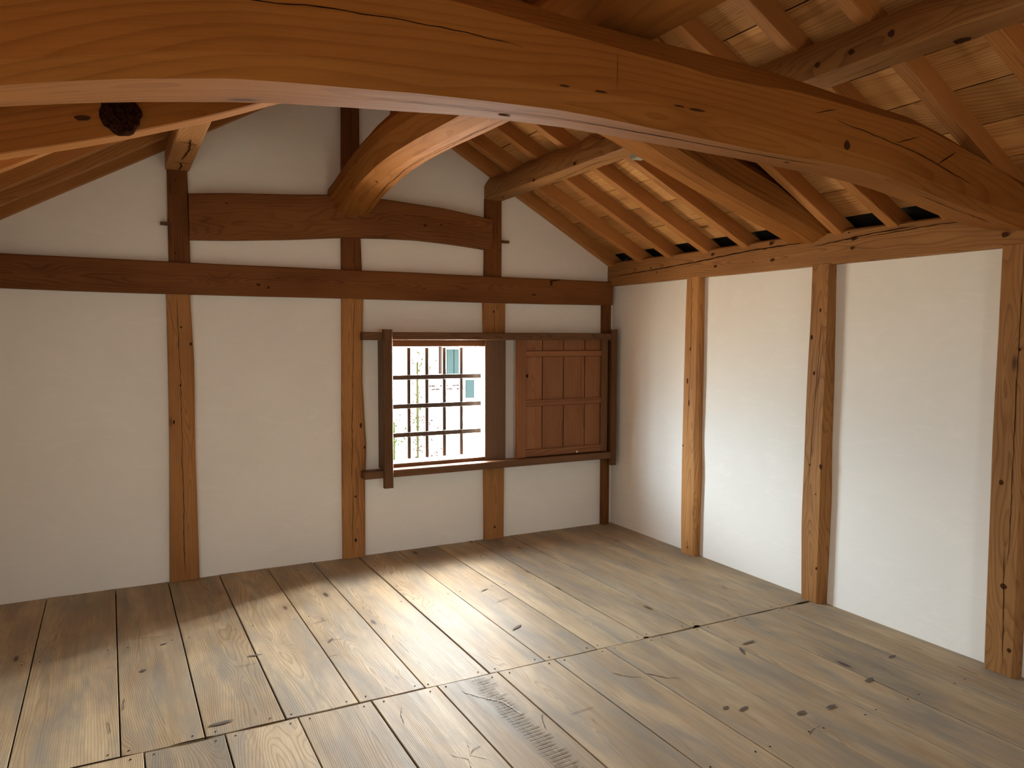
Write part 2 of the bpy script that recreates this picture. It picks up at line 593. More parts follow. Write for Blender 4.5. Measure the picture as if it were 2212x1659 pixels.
def build_front_wall():
    m = Mesh(W('plaster'))
    T = YF - .08
    xa, xb, za, zb = -2.52, -2.08, 1.08, 1.42
    m.prism([(WL - .1, -.15), (xa, -.15)] + list(reversed(gable(WL - .1, xa))), 1, YF, T)
    m.prism([(xb, -.15), (.1, -.15)] + list(reversed(gable(xb, .1))), 1, YF, T)
    m.prism([(xa, -.15), (xb, -.15), (xb, za), (xa, za)], 1, YF, T)
    m.prism([(xa, zb), (xb, zb)] + list(reversed(gable(xa, xb))), 1, YF, T)
    return tag(m.build('wall_front', smooth=False), kind='structure')


build_front_wall()


def build_ceiling():
    """roof boards laid along the ridge direction, each a little proud of the next"""
    m = Mesh(W('board', 'crack', 'knot', 'under'))
    step = 0.187
    nrm_len = math.sqrt(1 + SL * SL)
    for side in (0, 1):
        x = -0.035
        k = 0
        while x > APEX:
            xa, xb = x, max(x - step, APEX)
            # boards in three lengths along y
            for (ya, yb) in ((0.06, -2.15 - .3 * (k % 2)), (-2.154 - .3 * (k % 2), -4.5 + .25 * (k % 3)), (-4.504 + .25 * (k % 3), YF - .1)):
                m.newoff()
                g = random.uniform(.007, .010)
                A, B = xa - g / 2, xb + g / 2
                lap = 0.003
                z0 = roof_z(A, 0.096)            # lower edge hangs a little lower
                z1 = roof_z(B, 0.096 + lap)
                pr = [(A, z0), (B, z1), (B, z1 + .018), (A, z0 + .018)]
                if side:
                    pr = [(WL - q[0], q[1]) for q in pr]
                n = 6
                rings, gx = [], []
                for i in range(n + 1):
                    y = ya + (yb - ya) * i / n
                    rings.append([(q[0], y, q[1]) for q in pr])
                    gx.append(-y)
                mid = (pr[0][0] + pr[1][0]) / 2
                # dark gap to the next board up
                gp = [(B + .0005, roof_z(B, .100)), (B - g, roof_z(B - g, .100)), (B - g, roof_z(B - g, .106)), (B + .0005, roof_z(B, .106))]
                if side:
                    gp = [(WL - q[0], q[1]) for q in gp]
                m.prism(gp, 1, ya, yb, 1)
                m.sweep(rings, gx, [((q[0] - mid) * nrm_len, (0 if j < 2 else .018)) for j, q in enumerate(pr)], 0)
            x -= step
            k += 1
    # the weatherproof layer above the boards
    top = [(0.25, roof_z(0.25, .135)), (APEX, roof_z(APEX, .135)), (WL - .25, roof_z(WL - .25, .135)),
           (WL - .25, roof_z(WL - .25, .25)), (APEX, roof_z(APEX, .25)), (.25, roof_z(.25, .25))]
    m.prism(top[:2] + [top[4], top[5]], 1, 0.3, YF - .3, 3)
    m.prism([top[1], top[2], top[3], top[4]], 1, 0.3, YF - .3, 3)
    return tag(m.build('ceiling', smooth=False), kind='structure')


build_ceiling()


# ------------------------------------------------------------------ timber frame
def vpost(name, z0, z1, left, right, face, back, along='x', ch=(0.006, 0.006), mat='post', wob=0.004, seed=1, cracks=(), knots=(), label=None, group=None,
          cat='post', chnear=None):
    """upright timber. along='x': stands on the back wall (left/right are x edges, face is its y);
    along='y': stands on the right wall (left = far y, right = near y, face is its x)"""
    m = Mesh(W(mat, 'crack', 'knot'))
    n = max(2, int((z1 - z0) / 0.07))
    rings, gx, cross = [], [], []

    def edges(z):
        t = (z - z0) / (z1 - z0)
        l = interp(left, z) + wob * nz(z * 2.1, seed)
        r = interp(right, z) + wob * nz(z * 1.7, seed + 5)
        return l, r

    for k in range(n + 1):
        z = z0 + (z1 - z0) * k / n
        l, r = edges(z)
        cl, crr = ch
        if chnear:
            crr = interp(chnear, z)
        if along == 'x':
            pr = [(l, back), (l, face + cl), (l + cl, face), (r - crr, face), (r, face + crr * .8), (r, back)]
            rings.append([(a, b_, z) for a, b_ in pr])
            c0 = (l + r) / 2
            cross.append([(a - c0, b_) for a, b_ in pr])
        else:
            # left = far (larger y), right = near (smaller y); face at x=face (negative), back positive
            pr = [(back, l), (face + cl, l), (face, l - cl), (face, r + crr), (face + crr * .7, r), (back, r)]
            rings.append([(a, b_, z) for a, b_ in pr])
            c0 = (l + r) / 2
            cross.append([(b_ - c0, a) for a, b_ in pr])
        gx.append(z)
    m.sweep(rings, gx, cross)
    nr = (0, -1, 0) if along == 'x' else (-1, 0, 0)
    for (u0, za, u1, zb, w) in cracks:
        pts = []
        for i in range(7):
            t = i / 6
            z = za + (zb - za) * t
            l, r = edges(z)
            u = u0 + (u1 - u0) * t + 0.04 * nz(z * 3, seed + 9)
            q = l + (r - l) * u
            pts.append((q, face, z) if along == 'x' else (face, q, z))
        m.ribbon(pts, nr, w)
    for (u, z, a, b_) in knots:
        l, r = edges(z)
        q = l + (r - l) * u
        m.knot((q, face, z) if along == 'x' else (face, q, z), nr, (0, 0, 1), a, b_)
    o = m.build(name, sharp=0.6)
    recenter(o)
    return tag(o, label, cat, group, 'thing')


# lower posts of the back wall
GB = 'posts of the gable wall'
vpost('timber_post', 0, 1.765, [(0, -3.265), (.9, -3.247), (1.77, -3.243)], [(0, -3.095), (.9, -3.102), (1.35, -3.098), (1.77, -3.113)], -0.032, .06, ch=(.004, .012), seed=1, mat='post',
      cracks=[(.5, 0.02, .47, .85, .0035), (.5, .8, .42, 1.76, .0028)], knots=[(.55, 1.55, .006, .006), (.9, 1.45, .009, .008), (.45, 1.2, .008, .005), (.18, .98, .014, .006)],
      label='wide brown post with a long crack at the left of the gable wall', group=GB)
vpost('timber_post', 0, 1.765, [(0, -2.198), (.9, -2.196), (1.77, -2.187)],
      [(0, -2.043), (.45, -2.041), (.62, -2.037), (.75, -2.030), (.9, -2.040), (1.2, -2.052), (1.77, -2.040)], -0.032, .06, ch=(.006, .014), seed=2, mat='post',
      cracks=[(.42, 0.02, .44, .5, .003), (.36, .5, .5, 1.3, .0035), (.52, 1.25, .56, 1.76, .003)], knots=[(.8, .9, .018, .008), (.9, .75, .012, .007), (.55, 0.12, .012, .009), (.55, .42, .008, .007)],
      label='brown post with a wavy right edge directly left of the barred window', group=GB)
vpost('timber_post', 0, 1.765, [(0, -1.142), (.55, -1.146), (.6, -1.130), (1.45, -1.122), (1.5, -1.150), (1.77, -1.153)], [(0, -.987), (.9, -.982), (1.77, -.978)], -0.034, .11, ch=(.008, .006), seed=3, mat='post', wob=.002,
      cracks=[(.42, .6, .5, 1.76, .0025), (.5, .62, .52, 1.1, .002)], knots=[(.45, 1.68, .009, .007), (.5, .09, .01, .008), (.4, 1.15, .006, .005)],
      label='brown post between the barred window and the sliding shutter', group=GB)
vpost('timber_post', 0, 1.765, [(0, -.105), (1.77, -.115)], [(0, -.045), (1.77, -.045)], -0.045, .06, ch=(.004, .004), seed=4, mat='dark', wob=.002,
      cracks=[(.7, 0.05, .6, 1.7, .002)], label='slim dark post in the corner beside the sliding shutter', group=GB)
# upper posts of the back wall
GU = 'short posts above the long tie beam'
vpost('timber_post', 1.90, 2.488, [(1.9, -3.224), (2.1, -3.224), (2.47, -3.224)], [(1.9, -3.108), (2.47, -3.113)], -0.034, .06, seed=6, mat='dark', wob=.002,
      cracks=[(.7, 1.94, .65, 2.1, .0015)], knots=[(.3, 1.99, .008, .006), (.4, 2.42, .005, .005)], label='short dark post under the cracked square purlin, upper left of gable', group=GU)
vpost('timber_post', 1.90, 2.17, [(1.9, -2.186), (2.2, -2.186)], [(1.9, -2.05), (2.2, -2.06)], -0.032, .06, seed=7, mat='dark', wob=.002,
      cracks=[(.6, 1.92, .6, 2.16, .003)], label='stubby dark post between long tie beam and arched tie beam', group=GU)
vpost('timber_post', 2.38, 3.17, [(2.38, -2.183), (3.2, -2.174)], [(2.38, -2.062), (3.2, -2.060)], -0.034, .06, seed=8, mat='dark', wob=.002,
      cracks=[(.5, 2.4, .5, 3.15, .0022)], label='dark post rising from the arched tie beam towards the ridge', group=GU)
vpost('timber_post', 1.90, 2.488, [(1.9, -1.143), (2.1, -1.140), (2.48, -1.138)], [(1.9, -1.010), (2.48, -1.008)], -0.034, .06, seed=9, mat='dark', wob=.002,
      cracks=[(.75, 1.92, .7, 2.47, .0018)], knots=[(.9, 2.13, .007, .005), (.2, 2.35, .004, .004)], label='short dark post under the right purlin beside the arched tie beam end', group=GU)
# wooden pegs through the upper posts
for (x0, x1, z, lab) in ((-3.268, -3.218, 2.160, 'small dark peg sticking left out of the upper left post'), (-1.015, -0.957, 2.188, 'small dark peg sticking right out of the upper right post')):
    m = Mesh(W('frame'))
    m.box((x0, -.055, z - .009), (x1, -.032 + .01, z + .009), 0, .002)
    m.box((x0 + .012, -.05, z - .006), (x1 - .004, -.0, z + .006), 0, .002)
    tag(recenter(m.build('wooden_peg')), lab, 'peg', None, 'thing')


def hbeam_back(name, xs, top, bot, face, back, mat, seed, cracks=(), knots=(), label='', cat='beam', chb=.008, cht=.006, wob=.003, facet=None):
    """beam lying along x on the back wall; top/bot tables of z over x"""
    m = Mesh(W(mat, 'crack', 'knot'))
    rings, gx, cross = [], [], []
    for x in xs:
        t = interp(top, x) + wob * nz(x * 2.0, seed)
        b_ = interp(bot, x) + wob * nz(x * 1.7, seed + 3)
        pr = [(back, b_), (face + chb, b_), (face, b_ + chb)]
        if facet:
            fz = b_ + facet[0]
            pr[2] = (face + facet[1], b_ + .004)
            pr[1] = (face + facet[1] + .01, b_)
            pr.append((face, fz + .006 * nz(x * 1.5, seed + 7)))
        pr += [(face, t - cht), (face + cht, t), (back, t)]
        rings.append([(x, a, c) for a, c in pr])
        c0 = (t + b_) / 2
        cross.append([(c - c0, a) for a, c in pr])
        gx.append(x)
    m.sweep(rings, gx, cross)
    for (xa, ua, xb, ub, w) in cracks:
        pts = []
        for i in range(9):
            s = i / 8
            x = xa + (xb - xa) * s
            t, b_ = interp(top, x), interp(bot, x)
            pts.append((x, face, b_ + (t - b_) * (ua + (ub - ua) * s + .03 * nz(x * 4, seed))))
        m.ribbon(pts, (0, -1, 0), w)
    for (x, u, a, b__) in knots:
        t, b_ = interp(top, x), interp(bot, x)
        m.knot((x, face, b_ + (t - b_) * u), (0, -1, 0), (1, 0, 0), a, b__)
    o = recenter(m.build(name, sharp=.6))
    return tag(o, label, cat, None, 'thing')


def frange(a, b, n):
    return [a + (b - a) * i / n for i in range(n + 1)]


hbeam_back('tie_beam', frange(WL - .02, -0.035, 60), [(-4.26, 1.945), (-3.2, 1.937), (-2.1, 1.936), (-1.1, 1.934), (0, 1.932)],
           [(-4.26, 1.757), (-3.2, 1.745), (-2.1, 1.748), (-1.1, 1.744), (0, 1.748)], -0.052, .06, 'dark', 21,
           cracks=[(-.62, .9, -.52, .99, .008), (-3.4, .62, -2.6, .55, .0012)], knots=[(-.60, .84, .012, .02), (-1.62, .45, .006, .005), (-2.66, .3, .008, .008), (-2.72, .38, .014, .009), (-2.6, .62, .006, .005), (-.75, .35, .02, .006)],
           label='long straight dark tie beam spanning the gable wall above the window')
hbeam_back('arched_tie_beam', frange(-3.112, -1.106, 40),
           [(-3.112, 2.343), (-2.866, 2.366), (-2.5, 2.39), (-2.213, 2.415), (-1.894, 2.411), (-1.492, 2.388), (-1.2, 2.352), (-1.106, 2.339)],
           [(-3.112, 2.072), (-2.871, 2.084), (-2.537, 2.110), (-2.18, 2.147), (-1.9, 2.158), (-1.664, 2.160), (-1.5, 2.152), (-1.317, 2.14), (-1.106, 2.121)], -0.075, .06, 'dark', 22,
           cracks=[(-2.5, .35, -1.9, .5, .0012)], knots=[(-1.62, .42, .011, .009), (-1.5, .5, .009, .005), (-1.43, .58, .005, .004), (-2.9, .78, .007, .005)],
           label='broad arched dark tie beam high on the gable wall', facet=(.055, .025))


# wall plates: squared logs along y on top of the side walls
def wall_plate(name, s, label):
    m = Mesh(W('post', 'crack', 'knot'))
    rings, gx, cross = [], [], []
    n = 90
    for k in range(n + 1):
        y = 0.03 + (YF - .03) * k / n
        zt = interp([(-7, 2.07), (-2.8, 2.070), (-1.8, 2.082), (-1.0, 2.077), (0, 2.084)], y)
        zb = 1.899 + .003 * nz(y * 1.5, 31)
        f = -0.050 + .004 * nz(y * 1.2, 32)
        pr = [(.16, zb), (f + .008, zb), (f, zb + .008), (f - .002, zb + .1), (f + .002, zt - .01), (f + .012, zt), (.16, zt)]
        if s < 0:
            pr = [(WL - a, b_) for a, b_ in pr]
        rings.append([(a, y, b_) for a, b_ in pr])
        cross.append([(b_ - 1.99, a) for a, b_ in pr])
        gx.append(y)
    m.sweep(rings, gx, cross)
    if s > 0:
        F = -0.0535
        m.ribbon([(F, .0, 1.965), (F, -.55, 1.985), (F, -1.0, 2.000), (F, -1.30, 2.018), (F, -1.55, 2.030), (F, -1.8, 2.033), (F, -2.05, 2.037)], (-1, 0, 0), .006, lift=.0035)
        m.ribbon([(F, -2.0, 2.005), (F, -2.35, 2.033), (F, -2.62, 2.045)], (-1, 0, 0), .005, lift=.0035)
        m.ribbon([(F, -2.3, 2.018), (F, -2.7, 2.035), (F, -3.02, 2.030), (F, -3.4, 2.03)], (-1, 0, 0), .0035, lift=.0035)
        for (y, z, a, b_) in ((-1.19, 2.037, .011, .010), (-1.22, 1.958, .012, .010), (-1.69, 2.058, .014, .012), (-1.64, 2.028, .007, .006), (-1.70, 1.957, .013, .011), (-1.55, 1.96, .005, .004),
                              (-2.25, 1.972, .010, .009), (-2.26, 2.022, .017, .012), (-2.23, 2.056, .006, .005), (-3.03, 1.952, .015, .012), (-.55, 2.0, .008, .006), (-.62, 1.965, .006, .005)):
            m.knot((F, y, z), (-1, 0, 0), (0, 1, 0), a, b_, lift=.003)
    return tag(recenter(m.build(name, sharp=.6)), label, 'beam', None, 'thing')


wall_plate('wall_plate_beam', 1, 'knotty squared timber with a long crack along the top of the right wall')
wall_plate('wall_plate_beam', -1, 'squared timber along the top of the left wall')

# posts of the right wall
GR = 'posts of the right wall'
vpost('timber_post', 0, 1.905, [(0, -.925), (.25, -.915), (.6, -.918), (1.2, -.920), (1.5, -.928), (1.9, -.937)],
      [(0, -1.060), (.3, -1.062), (.6, -1.072), (.8, -1.062), (1.2, -1.066), (1.9, -1.062)], -0.052, .05, along='y', ch=(.006, .008), seed=11, wob=.004,
      chnear=[(0, .012), (.5, .02), (.75, .03), (1.0, .02), (1.9, .01)],
      cracks=[(.5, 1.35, .42, 1.9, .0025), (.35, .8, .5, 1.35, .002)], knots=[(.3, 1.2, .02, .008), (.45, 1.05, .025, .006), (.45, 1.42, .01, .006), (.55, .05, .008, .006), (.1, .75, .008, .006)],
      label='narrow twisted light brown post on the right wall nearest the corner', group=GR)
vpost('timber_post', 0, 1.905, [(0, -1.975), (.4, -1.963), (1.0, -1.972), (1.4, -1.980), (1.6, -1.988), (1.9, -1.992)],
      [(0, -2.112), (.6, -2.125), (.9, -2.118), (1.3, -2.120), (1.9, -2.112)], -0.054, .05, along='y', ch=(.005, .01), seed=12, wob=.004,
      chnear=[(0, .030), (.5, .036), (1.0, .028), (1.4, .018), (1.9, .008)],
      cracks=[(.22, .55, .62, 1.6, .0022), (.55, 1.2, .75, 1.55, .002)], knots=[(.75, .2, .009, .007), (.3, .78, .008, .006), (.55, 1.65, .012, .007), (.35, 1.3, .012, .009), (.15, 1.5, .014, .007), (.6, .62, .005, .005), (.8, .78, .016, .011)],
      label='brown post in the middle of the right wall where the short climbing beam lands', group=GR)
vpost('timber_post', 0, 1.905, [(0, -3.018), (1, -3.010), (1.9, -3.020)], [(0, -3.152), (1.0, -3.150), (1.9, -3.150)], -0.056, .05, along='y', ch=(.006, .012), seed=13, wob=.003,
      cracks=[(.6, .05, .52, .6, .003), (.66, .5, .72, 1.9, .003)], knots=[(.55, .4, .014, .014), (.35, .86, .012, .01), (.8, .12, .01, .009), (.72, 1.45, .008, .006), (.85, 1.6, .008, .006)],
      label='thick brown post on the right wall at the photo edge under the big arched beam', group=GR)
for yy in (-4.1, -5.15, -6.2):
    vpost('timber_post', 0, 1.905, [(0, yy + .065), (1.9, yy + .06)], [(0, yy - .065), (1.9, yy - .06)], -0.052, .05, along='y', seed=yy,
          label='plain brown post on the right wall behind the viewpoint', group='unseen posts of the right wall')


# ------------------------------------------------------------------ roof timbers
def purlin(name, s, label):
    """squared log carried on the gable posts; s>0 right slope, s<0 left slope"""
    m = Mesh(W('post', 'crack', 'knot'))
    rings, gx, cross = [], [], []
    n = 90
    for k in range(n + 1):
        y = 0.03 + (YF - .03) * k / n
        zb = 2.480 + .004 * nz(y * 1.3, 51)
        xl = -1.135 + .004 * nz(y, 52)
        xr = -1.003
        ztl = interp([(-7, 2.58), (-3.46, 2.570), (-3.19, 2.577), (-2.66, 2.588), (-1.65, 2.585), (-1.436, 2.600), (-1.3, 2.600), (-1.1, 2.565), (-.9, 2.600), (-.70, 2.592), (-.55, 2.602), (-.38, 2.580), (-.2, 2.575), (-.04, 2.593)], y)
        if s < 0:
            ztl = 2.60
        pr = [(xl + .008, zb), (xr - .006, zb), (xr, zb + .006), (xr, ztl - .01), (xr - .012, ztl + .012), (xl + .05, ztl + .055), (xl + .014, ztl + .008), (xl, ztl - .02), (xl, zb + .010)]
        if s < 0:
            pr = [(WL - a, b_) for a, b_ in pr]
        rings.append([(a, y, b_) for a, b_ in pr])
        cross.append([(b_ - 2.5, a) for a, b_ in pr])
        gx.append(y)
    m.sweep(rings, gx, cross)
    if s > 0:
        m.ribbon([(-1.01, -.55, 2.482), (-1.09, -1.35, 2.482), (-1.05, -1.64, 2.482)], (0, 0, -1), .004, lift=.003)
        m.ribbon([(-1.137, -1.35, 2.55), (-1.137, -1.50, 2.575), (-1.137, -1.66, 2.59)], (-1, 0, 0), .003, lift=.004)
        m.ribbon([(-1.05, -2.85, 2.48), (-1.07, -3.1, 2.48), (-1.10, -3.25, 2.48)], (0, 0, -1), .003, lift=.003)
        for (y, z, a, b_) in ((-.74, 2.492, .016, .010), (-1.22, 2.50, .018, .010), (-2.93, 2.53, .012, .010), (-3.08, 2.53, .012, .011), (-3.24, 2.54, .013, .012)):
            m.knot((-1.138, y, z), (-1, 0, 0), (0, 1, 0), a, b_, lift=.002)
        m.knot((-1.085, -.20, 2.478), (0, 0, -1), (0, 1, 0), .018, .008, lift=.003)
        m.knot((-1.03, -1.35, 2.478), (0, 0, -1), (0, 1, 0), .008, .006, lift=.003)
        m.knot((-1.03, -3.42, 2.478), (0, 0, -1), (0, 1, 0), .028, .02, lift=.003)
    else:
        m.ribbon([(-3.165, -.05, 2.480), (-3.155, -.15, 2.48), (-3.17, -.28, 2.48)], (0, 0, -1), .007, lift=.004, jag=.006, step=.02)
        m.ribbon([(-3.165, -.34, 2.480), (-3.15, -.62, 2.48), (-3.16, -.85, 2.48)], (0, 0, -1), .008, lift=.004, jag=.006, step=.02)
        m.ribbon([(-3.21, -.27, 2.480), (-3.11, -.26, 2.48)], (0, 0, -1), .008, lift=.004, jag=.003, step=.02)
        m.ribbon([(-3.21, -.78, 2.480), (-3.12, -.74, 2.48)], (0, 0, -1), .008, lift=.004, jag=.003, step=.02)
    return tag(recenter(m.build(name, sharp=.5)), label, 'beam', None, 'thing')


purlin('purlin_beam', 1, 'knotty squared purlin carrying the rafters of the right roof slope')
purlin('purlin_beam', -1, 'cracked square purlin ending on the upper left gable post')

# ridge purlin
m = Mesh(W('dark'))
zr = roof_z(APEX)
m.prism([(APEX - .055, zr - .16), (APEX + .055, zr - .16), (APEX + .055, zr - .04), (APEX, zr - .005), (APEX - .055, zr - .04)], 1, 0.0, YF)
tag(recenter(m.build('ridge_beam')), 'dark beam right under the ridge of the roof', 'beam', None, 'thing')


def ordinal(k):
    return ['first', 'second', 'third', 'fourth', 'fifth', 'sixth', 'seventh', 'eighth', 'ninth', 'tenth', 'eleventh', 'twelfth', 'thirteenth', 'fourteenth', 'fifteenth',
            'sixteenth', 'seventeenth', 'eighteenth', 'nineteenth', 'twentieth'][k]


# y centre of each rafter: (at the eave, near the ridge)
RAF = [(-.035, -.035), (-.415, -.275), (-.76, -.645), (-1.125, -.985), (-1.48, -1.315), (-1.825, -1.73), (-2.155, -2.15), (-2.485, -2.395), (-2.77, -2.75), (-3.10, -3.075), (-3.46, -3.41),
       (-3.82, -3.80), (-4.17, -4.16), (-4.52, -4.52), (-4.87, -4.87), (-5.22, -5.22), (-5.57, -5.57), (-5.92, -5.92), (-6.27, -6.27), (-6.62, -6.62), ]


def rafter(side, k, ye, yr):
    m = Mesh(W('rafter', 'crack', 'knot'))
    xs = frange(0.10, APEX + .002, 12)
    wd, ht = .030, .098
    rings, gx, cross = [], [], []
    for x in xs:
        t = (-x) / 2.1175
        y = ye + (yr - ye) * min(1.2, (-x) / 1.35 if x > -1.35 else 1 + .0)
        w = wd + .002 * nz(x * 3, k)
        zb = roof_z(x, -.0) + .003 * nz(x * 2, k + .5)
        zt = roof_z(x, ht)
        X = x if side > 0 else WL - x
        pr = [(y + w, zb + .003), (y + w - .003, zb), (y - w + .003, zb), (y - w, zb + .003), (y - w, zt), (y + w, zt)]
        rings.append([(X, a, b_) for a, b_ in pr])
        cross.append([(a - y, b_ - zb) for a, b_ in pr])
        gx.append(-x * 1.15)
    m.sweep(rings, gx, cross)
    sd = 'right' if side > 0 else 'left'
    if k == 0:
        lab = 'slim roof rafter lying against the gable wall on the %s roof slope' % sd
    else:
        lab = '%s slim roof rafter out from the gable wall on the %s roof slope' % (ordinal(k), sd)
    return tag(recenter(m.build('roof_rafter', sharp=.6)), lab, 'rafter', 'rafters of the %s roof slope' % sd, 'thing')


for k, (a, b_) in enumerate(RAF[:16]):
    rafter(1, k, a, b_)
RAFL = [(-.035, -.035), (-.20, -.05 - .33), (-.50, -.70), ]
for k in range(14):
    rafter(-1, k, [-.03, -.20 - .16, -.50 - .22, -.82 - .26, -1.43][k] if k < 5 else -1.43 - .345 * (k - 4), [-.03, -.36, -.72, -1.07, -1.43][k] if k < 5 else -1.43 - .345 * (k - 4))


def mirror_tab(tab):
    """tab over x on the right half -> symmetric table about the ridge"""
    left = sorted([(2 * APEX - x, v) for x, v in tab if x > APEX])
    return sorted(left + list(tab))


# the big arched beam ----------------------------------------------------
A0 = [(-4.235, 1.92), (-4.0, 1.945), (-3.734, 2.002), (-3.602, 2.028), (-3.459, 2.052), (-3.252, 2.081), (-3.14, 2.094), (-2.96, 2.109), (-2.831, 2.118), (-2.638, 2.133), (-2.458, 2.139), (-2.281, 2.143), (-2.144, 2.140),
      (-2.018, 2.137), (-1.866, 2.134), (-1.555, 2.127), (-1.328, 2.117), (-1.082, 2.108), (-0.896, 2.092), (-0.699, 2.066), (-0.457, 2.022), (-0.263, 1.991), (-0.095, 1.983), (0.06, 1.975)]
A1 = [(-4.235, 1.92), (-4.0, 1.945), (-3.716, 2.001), (-3.594, 2.029), (-3.464, 2.054), (-3.274, 2.084), (-3.129, 2.096), (-2.949, 2.108), (-2.828, 2.117), (-2.618, 2.127), (-2.416, 2.134), (-2.261, 2.132), (-2.059, 2.125), (-1.801, 2.116),
      (-1.599, 2.109), (-1.289, 2.107), (-1.057, 2.097), (-0.803, 2.060), (-0.559, 2.019), (-0.293, 1.984), (-0.114, 1.957), (.06, 1.95)]
A2 = [(-4.235, 1.97), (-4.0, 1.995), (-3.709, 2.038), (-3.535, 2.078), (-3.442, 2.100), (-3.291, 2.127), (-3.159, 2.142), (-3.02, 2.150), (-2.894, 2.158), (-2.772, 2.166), (-2.616, 2.173), (-2.447, 2.178), (-2.248, 2.182), (-2.117, 2.182),
      (-1.887, 2.180), (-1.631, 2.167), (-1.506, 2.158), (-1.351, 2.147), (-1.125, 2.128), (-0.909, 2.100), (-0.703, 2.064), (-0.517, 2.036), (-0.329, 2.014), (.06, 2.00)]
A3 = [(-4.235, 2.11), (-3.9, 2.18), (-3.6, 2.24), (-3.3, 2.30), (-3.0, 2.335), (-2.762, 2.342), (-2.674, 2.338), (-2.553, 2.331), (-2.457, 2.325), (-2.286, 2.316), (-2.152, 2.309), (-1.997, 2.303), (-1.895, 2.292), (-1.699, 2.293), (-1.561, 2.300),
      (-1.357, 2.292), (-1.142, 2.280), (-0.889, 2.270), (-0.723, 2.239), (-0.57, 2.208), (-0.395, 2.170), (-0.219, 2.112), (.06, 2.05)]
A4 = [(-4.235, 2.16), (-3.9, 2.24), (-3.6, 2.32), (-3.3, 2.38), (-3.0, 2.41), (-2.505, 2.422), (-2.334, 2.408), (-2.225, 2.404), (-2.067, 2.399), (-1.871, 2.396), (-1.703, 2.392), (-1.562, 2.385), (-1.363, 2.371), (-1.251, 2.361), (-1.043, 2.345),
      (-0.848, 2.333), (-0.637, 2.294), (-0.43, 2.245), (-0.206, 2.195), (.06, 2.15)]


def big_beam():
    m = Mesh(W('log', 'crack', 'knot'))
    xs = frange(WL - .04, 0.05, 110)
    rings, gx, cross = [], [], []
    for x in xs:
        z0, z1, z2, z3, z4 = (interp(t, x) for t in (A0, A1, A2, A3, A4))
        w2 = .0025 * nz(x * 2.2, 3)
        pr = [(-2.965, z0), (-3.14, z1), (-3.188 + w2, z2), (-3.192 + w2, z3), (-3.105, z4), (-3.0, z4 + .005), (-2.935, z4 - .06), (-2.92, z0 + .045)]
        rings.append([(x, a, b_) for a, b_ in pr])
        zc = z1 + .13
        cross.append([(a + 3.06 + .03, (b_ - zc) + .07) for a, b_ in pr])
        gx.append(x * 1.02)
    m.sweep(rings, gx, cross)

    def S(x, u):  # point on the side face between arris 2 and 3
        z2, z3 = interp(A2, x), interp(A3, x)
        return (x, -3.190 + .0005, z2 + (z3 - z2) * u)

    def B(x, u):  # underside between arris 0 and 1
        return (x, -2.965 - .175 * u, interp(A0, x) + (interp(A1, x) - interp(A0, x)) * u)

    m.ribbon([B(x, .55 + .1 * nz(x * 2, 5)) for x in frange(-2.95, -2.1, 12)], (0, 0, -1), .003, lift=.002)
    m.ribbon([B(x, .62 + .15 * (x + 2.1) / 1.0) for x in frange(-2.3, -1.3, 12)], (0, -.1, -1), .005, lift=.002)
    m.ribbon([B(x, .7) for x in frange(-.75, -.25, 8)], (0, 0, -1), .004, lift=.002)
    m.ribbon([S(x, .66 - .12 * (x + 3.4) / 1.2) for x in frange(-3.35, -2.55, 12)], (0, -1, 0), .003, lift=.004)
    m.ribbon([S(x, .75) for x in frange(-3.68, -3.52, 4)], (0, -1, 0), .003, lift=.004)
    m.ribbon([S(x, .6 - .3 * (x + 1.35) / .75) for x in frange(-1.35, -.55, 12)], (0, -1, 0), .003, lift=.004)
    # tool cuts on the side
    m.ribbon([S(-1.45, .62), S(-1.34, .86)], (0, -1, 0), .003, lift=.004, jag=.0006)
    m.ribbon([S(-1.03, .50), S(-.90, .78)], (0, -1, 0), .004, lift=.004, jag=.0006)
    m.ribbon([S(-.79, .38), S(-.68, .84)], (0, -1, 0), .004, lift=.004, jag=.0006)
    m.ribbon([S(-2.245, .05), S(-2.245, .95)], (0, -1, 0), .0012, lift=.004, jag=.0003)
    for (x, u, a, b_) in ((-1.285, .10, .013, .016), (-1.95, .02, .03, .004), (-2.02, .03, .02, .003), (-2.3, .03, .02, .003), (-2.42, .03, .016, .003)):
        m.knot(S(x, u), (0, -1, 0), (1, 0, 0), a, b_, lift=.004)
    m.knot((-0.52, -3.170, interp(A1, -.52) + .022), (0, -.8, -.5), (1, 0, 0), .014, .010, lift=.003)
    m.knot(B(-2.52, .35), (0, 0, -1), (1, 0, 0), .02, .008, lift=.002)
    m.knot(B(-1.42, .5), (0, 0, -1), (1, 0, 0), .014, .006, lift=.002)
    return tag(recenter(m.build('arched_beam', sharp=.28)), 'huge arched orange-brown log beam spanning the whole room in front', 'beam', None, 'thing')


big_beam()


